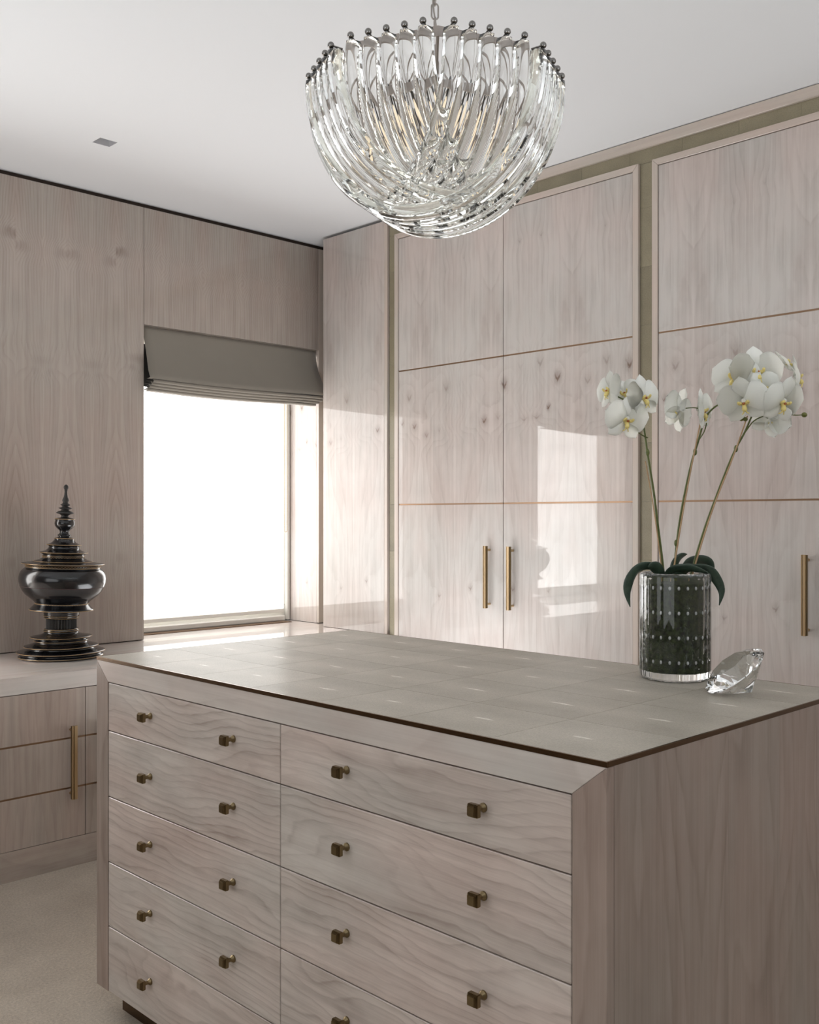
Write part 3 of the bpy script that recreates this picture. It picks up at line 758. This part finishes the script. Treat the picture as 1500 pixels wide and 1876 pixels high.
while z < CEIL - .04:
    o = link('chain_link', lm, ch, Vector((CH.x, CH.y, z)) - Vector(ch.location)); o.rotation_euler = (0, 0, YAW + PI / 2 + (PI / 2 if k % 2 else 0) + .15); z += .0345; k += 1
bm = bmesh.new(); tube(bm, [(CH.x + .006 * math.sin(q * 1.1), CH.y + .006 * math.cos(q * 1.1), ZB + .01 + q * .0405) for q in range(11)], .0022, 8); build('cable', bm, M['nickel'], ch, True)
bm = bmesh.new(); lathe(bm, [(0, -.034), (.012, -.034), (.02, -.028), (.055, -.012), (.06, -.0002), (0, -.0002)], 32, (CH.x, CH.y, CEIL)); build('ceiling_rose', bm, M['nickel'], ch, True)

# ------------------------------------------------------------------ pixel helper for placing objects on real surfaces
def ray(px, py): return FW + RT * ((px - 750) / 1845) + Vector((0, 0, 1)) * ((946 - py) / 1845)
def on_z(px, py, z): r = ray(px, py); return Vector((0, 0, CAM_H)) + r * ((z - CAM_H) / r.z)
def at_d(px, py, d): return Vector((0, 0, CAM_H)) + ray(px, py) * d

# ------------------------------------------------------------------ black lacquer vessel
PC = on_z(112.2, 1203.0, BT); PC.z = BT
ve = empty('lacquer_vessel', 'tall black lacquer offering vessel with gilt rims on the worktop', 'vessel', PC)
K = .000496
def pz(y): return (1610 - y) * K
base = [(0, 1610), (338, 1610), (348, 1603), (350, 1594), (338, 1586), (322, 1580), (330, 1572), (362, 1559), (362, 1555), (340, 1551), (285, 1540), (262, 1530), (270, 1524), (306, 1513), (306, 1509), (285, 1505),
        (232, 1488), (212, 1478), (214, 1470), (222, 1464), (210, 1458), (200, 1452), (215, 1445), (253, 1435), (253, 1431), (232, 1427), (170, 1415), (146, 1403), (138, 1392), (144, 1386), (146, 1380), (138, 1374), (141, 1368), (134, 1362), (0, 1362)]
bowl = [(0, 1280), (134, 1280), (142, 1274), (138, 1266), (146, 1258), (139, 1248), (147, 1238), (145, 1225), (150, 1215), (262, 1206), (264, 1200), (255, 1192), (225, 1160), (216, 1150), (222, 1143), (228, 1132), (262, 1105), (300, 1075), (328, 1040), (345, 1003)]
lid = [(346, 1001), (356, 965), (358, 935), (352, 900), (338, 872), (315, 850), (303, 842), (306, 836), (300, 826), (312, 822), (338, 812), (339, 807), (318, 803), (262, 797), (245, 788), (200, 776), (172, 760), (168, 748), (172, 742), (166, 734), (182, 724), (198, 716), (198, 712), (180, 708), (150, 698), (128, 680), (122, 664), (130, 656), (143, 650), (143, 646), (125, 641), (100, 628), (84, 610), (78, 602), (81, 596), (81, 591), (62, 586), (46, 578), (48, 572), (57, 567), (56, 563), (46, 556), (38, 545), (40, 530), (46, 520), (64, 506), (80, 485), (84, 465), (80, 445), (76, 436), (84, 430), (84, 424), (66, 418), (36, 412)]
fin = [(36, 412), (28, 402), (34, 392), (44, 386), (72, 378), (74, 372), (62, 366), (60, 362), (38, 356), (30, 346), (48, 338), (57, 333), (48, 329), (30, 324), (24, 316), (38, 308), (43, 304), (34, 300), (24, 292), (22, 282), (28, 268), (24, 252), (17, 238), (13, 215), (11, 190), (14, 172), (20, 160), (20, 148), (14, 138), (6, 131), (0, 129)]
def lat(name, prof, m_, n=64, par=None, sm=True):
    bm = lathe(bmesh.new(), [(r * K, pz(y)) for r, y in prof], n, PC)
    return build(name, bm, m_, par or ve, sm)
b0 = lat('base', base, M['lacquer'])
# ribbed column
bm = bmesh.new(); n = 60; rg = []
for y in (1361.5, 1280.5):
    rg.append([bm.verts.new((PC.x + (126 if k % 2 else 114) * K * math.cos(2 * PI * k / n), PC.y + (126 if k % 2 else 114) * K * math.sin(2 * PI * k / n), PC.z + pz(y))) for k in range(n)])
for k in range(n): bm.faces.new((rg[0][k], rg[0][(k + 1) % n], rg[1][(k + 1) % n], rg[1][k]))
bm.faces.new(rg[0][::-1]); bm.faces.new(rg[1]); build('ribbed_stem', bm, M['lacquer_matt'], ve)
up_parts = [lat('bowl', bowl, M['lacquer']), lat('lid', lid, M['lacquer']), lat('finial', fin, M['lacquer_matt'], 40)]
def rims(par, lst, r_=.0011, m_='gilt'):
    for R_, y in lst:
        bm = torus(bmesh.new(), (PC.x, PC.y, PC.z + pz(y)), R_ * K, r_, 64, 6); build('gilt_rim', bm, M[m_], par, True)
rims(b0, [(350, 1597), (362, 1557), (306, 1511), (222, 1466), (253, 1433), (145, 1383), (141, 1369)])
rims(up_parts[0], [(142, 1272), (147, 1256), (264, 1203), (217, 1149)])
rims(up_parts[0], [(346, 1003)], .0008, 'seam')
rims(up_parts[1], [(306, 838), (339, 810), (245, 789), (172, 744), (198, 714), (143, 648), (81, 593), (84, 427)])
def zig(par, R_, y, amp, n=72):
    P = [Vector((PC.x + R_ * K * math.cos(PI * k / n), PC.y + R_ * K * math.sin(PI * k / n), PC.z + pz(y) + (amp if k % 2 else -amp) * K)) for k in range(2 * n + 1)]
    build('gilt_zigzag', tube(bmesh.new(), P, .0008, 5, False), M['gilt'], par)
zig(up_parts[1], 305, 829, 4); zig(up_parts[1], 172, 755, 4, 48); zig(up_parts[0], 219, 1155, 3, 60)
lean = Matrix.Rotation(.036, 4, FW)
for o in up_parts:
    pv = Vector((0, 0, pz(1300))); o.matrix_local = Matrix.Translation(pv) @ lean @ Matrix.Translation(-pv) @ o.matrix_local

# ------------------------------------------------------------------ vase, moss, orchid
VC = on_z(1236, 1242, IH); VC.z = IH
DV = (VC - Vector((0, 0, CAM_H))).dot(FW)
VH = .250; VR = .0815
va = empty('glass_vase', 'ribbed clear glass vase with rows of white bubbles standing on the island', 'vase', VC)
def ribbed(bm, prof, n=96, ribs=24, amp=.0011):
    rings = []
    for r, z, k_ in prof:
        rings.append([bm.verts.new((VC.x + (r + amp * k_ * math.cos(ribs * 2 * PI * q / n)) * math.cos(2 * PI * q / n), VC.y + (r + amp * k_ * math.cos(ribs * 2 * PI * q / n)) * math.sin(2 * PI * q / n), VC.z + z)) for q in range(n)])
    for u, v in zip(rings, rings[1:]):
        for q in range(n): bm.faces.new((u[q], u[(q + 1) % n], v[(q + 1) % n], v[q]))
    bm.faces.new(rings[0][::-1]); bm.faces.new(rings[-1])
    return bm
prof = [(VR - .016, .0004, 0), (VR - .006, .0015, .3), (VR - .001, .008, 1), (VR, .02, 1), (VR, VH - .01, 1), (VR - .001, VH - .003, .6), (VR - .004, VH, 0), (VR - .008, VH - .003, 0), (VR - .009, VH - .012, 0),
        (VR - .010, .030, 0), (VR - .016, .020, 0), (VR - .04, .016, 0)]
build('vessel_glass', ribbed(bmesh.new(), prof), M['vase_glass'], va, True)
bm = bmesh.new()
for z in (.046, .103, .160, .217):
    for k in range(24):
        a = 2 * PI * (k + .5) / 24; ball(bm, (VC.x + (VR - .0045) * math.cos(a), VC.y + (VR - .0045) * math.sin(a), VC.z + z), (.0032), 8, 6, (1, 1, 1.4))
o = build('bubbles', bm, M['bubble'], va, True); o['kind'] = 'stuff'
bm = bmesh.new(); n = 72; rings = []
for i in range(26):
    z = .0205 + .205 * i / 25; row = []
    for q in range(n):
        rr = VR - .0092 - random.uniform(0, .0012); row.append(bm.verts.new((VC.x + rr * math.cos(2 * PI * q / n), VC.y + rr * math.sin(2 * PI * q / n), VC.z + z + random.uniform(-.001, .001))))
    rings.append(row)
for u, v in zip(rings, rings[1:]):
    for q in range(n): bm.faces.new((u[q], u[(q + 1) % n], v[(q + 1) % n], v[q]))
bm.faces.new(rings[0][::-1]); bm.faces.new(rings[-1])
mo = build('moss', bm, M['moss'], None, False, kind='stuff', loc=VC); mo['label'] = 'dark green moss packed inside the glass vase'; mo['category'] = 'moss'

orc = empty('orchid', 'white artificial orchid with three flowering stems rising from the glass vase', 'orchid', VC + Vector((0, 0, .19)))
def smooth_path(pts, n=6):
    out = []
    P = [pts[0]] + pts + [pts[-1]]
    for i in range(1, len(P) - 2):
        for k in range(n):
            t = k / n; p0, p1, p2, p3 = P[i - 1], P[i], P[i + 1], P[i + 2]
            out.append(.5 * ((2 * p1) + (-p0 + p2) * t + (2 * p0 - 5 * p1 + 4 * p2 - p3) * t * t + (-p0 + 3 * p1 - 3 * p2 + p3) * t ** 3))
    out.append(pts[-1]); return out
def stem(name, pts, r0, r1, m_, dd=0.0, par=None):
    P = [at_d(a, b, DV + c) for a, b, c in pts]
    P = smooth_path(P); n = len(P)
    bm = tube(bmesh.new(), P, [r0 + (r1 - r0) * i / (n - 1) for i in range(n)], 8)
    return build(name, bm, m_, par or orc, True)
stem('stem', [(1218, 1080, .0), (1212, 1020, .0), (1205, 965, .0), (1197, 900, .0), (1186, 832, .0), (1178, 778, .0), (1168, 748, -.01), (1155, 738, -.02), (1138, 730, -.03), (1122, 722, -.02)], .0034, .0016, M['stem'])
stem('stem', [(1232, 1080, .0), (1239, 1000, .0), (1249, 930, .0), (1266, 850, .0), (1279, 808, .0), (1290, 770, .0), (1304, 750, .0), (1322, 738, .0), (1337, 733, .0), (1352, 722, .02), (1370, 700, .03)], .0030, .0016, M['stem'])
stem('stem', [(1258, 1080, .0), (1283, 992, .0), (1308, 920, .0), (1341, 836, .0), (1364, 792, .0), (1380, 758, .01), (1400, 748, .0), (1425, 752, -.01), (1450, 760, -.01), (1473, 760, -.01)], .0032, .0012, M['stem'])
stem('stake', [(1216, 1080, -.006), (1200, 950, -.006), (1182, 845, -.006)], .0016, .0014, M['stake'])
stem('stake', [(1228, 1080, -.006), (1254, 920, -.006), (1284, 768, -.006)], .0020, .0016, M['stake'])
stem('stake', [(1260, 1080, -.006), (1286, 992, -.006), (1310, 920, -.006), (1343, 836, -.006), (1369, 762, -.006)], .0020, .0016, M['stake'])
for pts in ([(1186, 802, 0), (1174, 796, -.01), (1164, 788, -.02), (1154, 772, -.03)], [(1292, 768, 0), (1286, 752, -.01), (1272, 747, -.015), (1256, 748, -.02)], [(1366, 790, 0), (1380, 772, 0), (1397, 763, 0), (1406, 766, .01)],
            [(1294, 775, 0), (1290, 790, .01), (1281, 805, .0)], [(1365, 768, 0), (1358, 757, -.01), (1358, 768, -.01)], [(1400, 748, 0), (1415, 740, -.02), (1432, 735, -.03)]):
    stem('pedicel', pts, .0016, .0012, M['stem'])
for p, r_ in (((1186, 829, 0), .0048), ((1273, 828, 0), .0048), ((1348, 822, 0), .0048), ((1238, 995, 0), .0046)):
    c_ = at_d(p[0], p[1], DV); bm = ball(bmesh.new(), c_, r_, 10, 8, (1, 1, 1.8)); build('node', bm, M['stem'], orc, True)
for (px, py), r_ in zip(((1446, 756), (1473, 760), (1358, 768), (1365, 768), (1438, 757)), (.0085, .0065, .005, .0055, .007)):
    c_ = at_d(px, py, DV - .01); bm = ball(bmesh.new(), c_, r_, 12, 8, (1.25, 1, .95)); build('bud', bm, M['bud'], orc, True)

# leaves
def leaf(pts, wid, name='leaf', tilt=0.0):
    P = smooth_path([at_d(a, b, DV + c) for a, b, c in pts], 5); n = len(P)
    bm = bmesh.new(); rows_ = []
    for i, p in enumerate(P):
        t = (P[min(i + 1, n - 1)] - P[max(i - 1, 0)]).normalized()
        side_ = t.cross(FW * .75 + Vector((0, 0, .6)))
        side_.normalize(); v = i / (n - 1)
        nr = side_.cross(t).normalized()
        wv = max(.001, wid * math.sin(PI * min(1, .14 + .86 * v ** 1.15)))
        rows_.append([[bm.verts.new(p + side_ * wv * u + nr * (abs(u) * wv * .35 + o_)) for u in (-1, -.6, 0, .6, 1)] for o_ in (0, -.0014)])
    for a, b in zip(rows_, rows_[1:]):
        for k in range(4):
            bm.faces.new((a[0][k], a[0][k + 1], b[0][k + 1], b[0][k])); bm.faces.new((a[1][k], b[1][k], b[1][k + 1], a[1][k + 1]))
        for k in (0, 4): bm.faces.new((a[0][k], b[0][k], b[1][k], a[1][k]))
    for r_ in (rows_[0], rows_[-1]):
        for k in range(4): bm.faces.new((r_[0][k], r_[1][k], r_[1][k + 1], r_[0][k + 1]))
    return build(name, bm, M['leaf'], orc, True)
leaf([(1215, 1060, 0), (1196, 1040, -.02), (1172, 1042, -.03), (1155, 1062, -.04), (1149, 1085, -.04), (1154, 1112, -.04)], .014, tilt=.5)
leaf([(1232, 1058, 0), (1238, 1036, 0), (1247, 1022, .01), (1258, 1015, .02)], .014, tilt=.6)
leaf([(1240, 1056, 0), (1256, 1036, .04), (1280, 1030, .05), (1298, 1032, .05), (1308, 1046, .05)], .018, tilt=.4)
leaf([(1225, 1060, -.01), (1262, 1043, -.02), (1295, 1045, -.02), (1312, 1062, -.02), (1322, 1085, -.02), (1317, 1109, -.02)], .013, tilt=-.5)
leaf([(1214, 1058, -.01), (1200, 1040, -.03), (1186, 1038, -.03)], .015, tilt=-.4)
leaf([(1220, 1060, 0), (1232, 1046, -.03), (1262, 1042, -.05), (1297, 1049, -.05)], .013, tilt=-.3)
leaf([(1245, 1060, 0), (1258, 1042, -.02), (1276, 1040, -.02)], .013, tilt=.2)

# flower meshes (local: faces +Z, up = +Y)
def petal_mesh(name, L, W, cup, m_, round_=.55, neck=.25, wave=.0):
    bm = bmesh.new(); nu, nv = 8, 12; gr_ = []
    for j in range(nv + 1):
        v = 1 - (1 - j / nv) ** 1.6; wv = W * math.sqrt(max(0, 1 - ((v - round_) / (1.004 - round_ if v > round_ else round_ + .12)) ** 2)); wv = max(wv, .0015)
        row = []
        for i in range(nu + 1):
            u = -1 + 2 * i / nu
            row.append(bm.verts.new((u * wv, L * v * (1 - .08 * u * u * v), cup * (4 * v * (1 - v) * .5 - .9 * v * v) - .25 * wv * u * u + wave * math.sin(3 * u + 5 * v))))
        gr_.append(row)
    for a, b in zip(gr_, gr_[1:]):
        for i in range(nu): bm.faces.new((a[i], a[i + 1], b[i + 1], b[i]))
    geo = bmesh.ops.solidify(bm, geom=bm.faces[:], thickness=.0007)
    bmesh.ops.recalc_face_normals(bm, faces=bm.faces)
    me = bpy.data.meshes.new(name); bm.to_mesh(me); bm.free(); me.materials.append(m_)
    for p in me.polygons: p.use_smooth = True
    return me
PM = petal_mesh('petal', .052, .031, .012, M['petal'], .55, .35, .0012)
SM = petal_mesh('sepal', .049, .0185, .010, M['petal'], .52, .35, .001)
bm = bmesh.new()
ball(bm, (0, 0, .006), .0052, 10, 8, (1, 1, 1.3)); cm = bpy.data.meshes.new('flower'); bm.to_mesh(cm); bm.free(); cm.materials.append(M['petal'])
bm = bmesh.new()
ball(bm, (0, -.006, .007), .0052, 10, 8, (1, 1.5, .8))
for s in (-1, 1):
    tube(bm, smooth_path([Vector((s * .003, -.004, .006)), Vector((s * .009, -.003, .012)), Vector((s * .008, .002, .018))], 3), [.0035] * 3 + [.0028] * 3 + [.001], 8)
    tube(bm, smooth_path([Vector((0, -.014, .012)), Vector((s * .003, -.022, .013)), Vector((s * .007, -.026, .010))], 3), [.0018] * 3 + [.0012] * 3 + [.0006], 6)
tube(bm, smooth_path([Vector((0, -.006, .007)), Vector((0, -.013, .012)), Vector((0, -.019, .012))], 3), [.004] * 3 + [.005] * 3 + [.002], 8)
lpm = bpy.data.meshes.new('lip'); bmesh.ops.recalc_face_normals(bm, faces=bm.faces); bm.to_mesh(lpm); bm.free(); lpm.materials.append(M['lip'])
bm = bmesh.new(); ball(bm, (0, -.004, .0115), .0030, 8, 6); rdm = bpy.data.meshes.new('lip_heart'); bm.to_mesh(rdm); bm.free(); rdm.materials.append(M['lip_red'])
for me in (cm, lpm, rdm):
    for p in me.polygons: p.use_smooth = True
def flower(px, py, dd, fx, fy, fz, roll=0.0, sc=1.0, close=0.0):
    """facing direction: fx right, fy up, fz towards the camera"""
    pos = at_d(px, py, DV + dd); z = (RT * fx + Vector((0, 0, 1)) * fy - FW * fz).normalized()
    upv = Vector((0, 0, 1)) - z * z.z; upv.normalize(); xv = upv.cross(z)
    Rm = Matrix((xv, upv, z)).transposed().to_4x4() @ Matrix.Rotation(roll, 4, 'Z')
    f = link('flower', cm, orc); f.matrix_local = Matrix.Translation(pos - origin_of(orc)) @ Rm @ Matrix.Scale(sc * 1.12, 4)
    for nm, me, ang, dz in (('petal', PM, math.radians(-80), .003), ('petal', PM, math.radians(80), .003), ('sepal', SM, 0, -.001), ('sepal', SM, math.radians(140), -.001), ('sepal', SM, math.radians(-140), -.001)):
        q = link(nm, me, f); q.matrix_local = Matrix.Translation((0, 0, dz)) @ Matrix.Rotation(ang, 4, 'Z') @ Matrix.Rotation(.12 + close + random.uniform(-.08, .08), 4, 'X')
    link('lip', lpm, f); link('lip_heart', rdm, f)
flower(1176, 727, -.03, .55, .05, .8, .15, .95, .15)
flower(1146, 766, -.045, .30, -.25, .9, -.1, 1.0, .12)
flower(1118, 714, -.01, -.9, .1, .35, .1, .85, .1)
flower(1143, 722, .02, -.2, .4, .7, .4, .8, .2)
flower(1244, 752, -.02, -.65, .1, -.75, .3, 1.0, .15)
flower(1281, 752, .0, .8, .05, .55, .2, .95, .25)
flower(1385, 680, -.02, .0, .1, 1, .05, 1.12, .05)
flower(1348, 692, .0, -.55, .25, .8, -.25, 1.05, .15)
flower(1362, 733, -.05, -.35, -.35, .85, .15, 1.05, .1)
flower(1432, 733, -.05, .35, -.35, .85, -.1, 1.05, .1)
flower(1455, 690, .0, .95, .15, .35, .1, .95, .1)
flower(1411, 768, .01, .35, -.35, -.85, .5, .85, .25)
flower(1395, 712, -.03, .1, -.2, .9, .6, .8, .1)
flower(1436, 668, .03, .5, .5, .3, .0, .8, .25)

# ------------------------------------------------------------------ crystal diamond
g0 = on_z(1296, 1270, IH + .0006)
di = empty('crystal_diamond', 'cut crystal diamond ornament tipped on its side beside the vase', 'ornament', g0)
R_, PD, CHt, TR = .0745, .060, .021, .042
bm = bmesh.new(); n = 16
gu = [Vector((R_ * math.cos(2 * PI * k / n), R_ * math.sin(2 * PI * k / n), .0012)) for k in range(n)]
gl = [Vector((v.x, v.y, -.0012)) for v in gu]
mc = [Vector((.060 * math.cos(2 * PI * (k + .5) / 8), .060 * math.sin(2 * PI * (k + .5) / 8), .0125)) for k in range(8)]
tb = [Vector((TR * math.cos(2 * PI * k / 8), TR * math.sin(2 * PI * k / 8), CHt)) for k in range(8)]
lp = [Vector((.044 * math.cos(2 * PI * (k + .5) / 8), .044 * math.sin(2 * PI * (k + .5) / 8), -.027)) for k in range(8)]
cu = Vector((0, 0, -PD))
# rotate so the pavilion side lies on the surface: lowest girdle point and culet both at z=0
ang = math.atan2(PD, R_)
# local frame: girdle point at -x touches, culet towards +x ; tilt about y
U_ = RT.copy(); V_ = FW.copy(); Wz = Vector((0, 0, 1))
def place(v):
    # shift so that girdle point (-R,0,0) is origin; rotate by +ang about y so culet comes level
    q = Vector((v.x + R_, v.y, v.z))
    x = q.x * math.cos(ang) - q.z * math.sin(ang); zz = q.x * math.sin(ang) + q.z * math.cos(ang)
    return g0 + U_ * x + V_ * q.y + Wz * (zz + .0016)
vs = {k: [bm.verts.new(place(v)) for v in L_] for k, L_ in (('gu', gu), ('gl', gl), ('mc', mc), ('tb', tb), ('lp', lp))}
cv = bm.verts.new(place(cu)); N = 16
bm.faces.new(vs['tb'])
for k in range(8):
    j = (k + 1) % 8
    a, b, c_ = vs['gu'][2 * k], vs['gu'][2 * k + 1], vs['gu'][(2 * k + 2) % N]; m_ = vs['mc'][k]
    bm.faces.new((vs['tb'][k], m_, vs['tb'][j])); bm.faces.new((vs['tb'][k], a, m_)); bm.faces.new((vs['tb'][j], m_, c_)); bm.faces.new((a, b, m_)); bm.faces.new((b, c_, m_))
    d, e_, f_ = vs['gl'][2 * k], vs['gl'][2 * k + 1], vs['gl'][(2 * k + 2) % N]; l_ = vs['lp'][k]
    bm.faces.new((d, l_, e_)); bm.faces.new((e_, l_, f_)); bm.faces.new((d, cv, l_)); bm.faces.new((f_, l_, cv))
    bm.faces.new((a, d, e_, b)); bm.faces.new((b, e_, f_, c_))
build('facets', bm, M['diamond'], di)
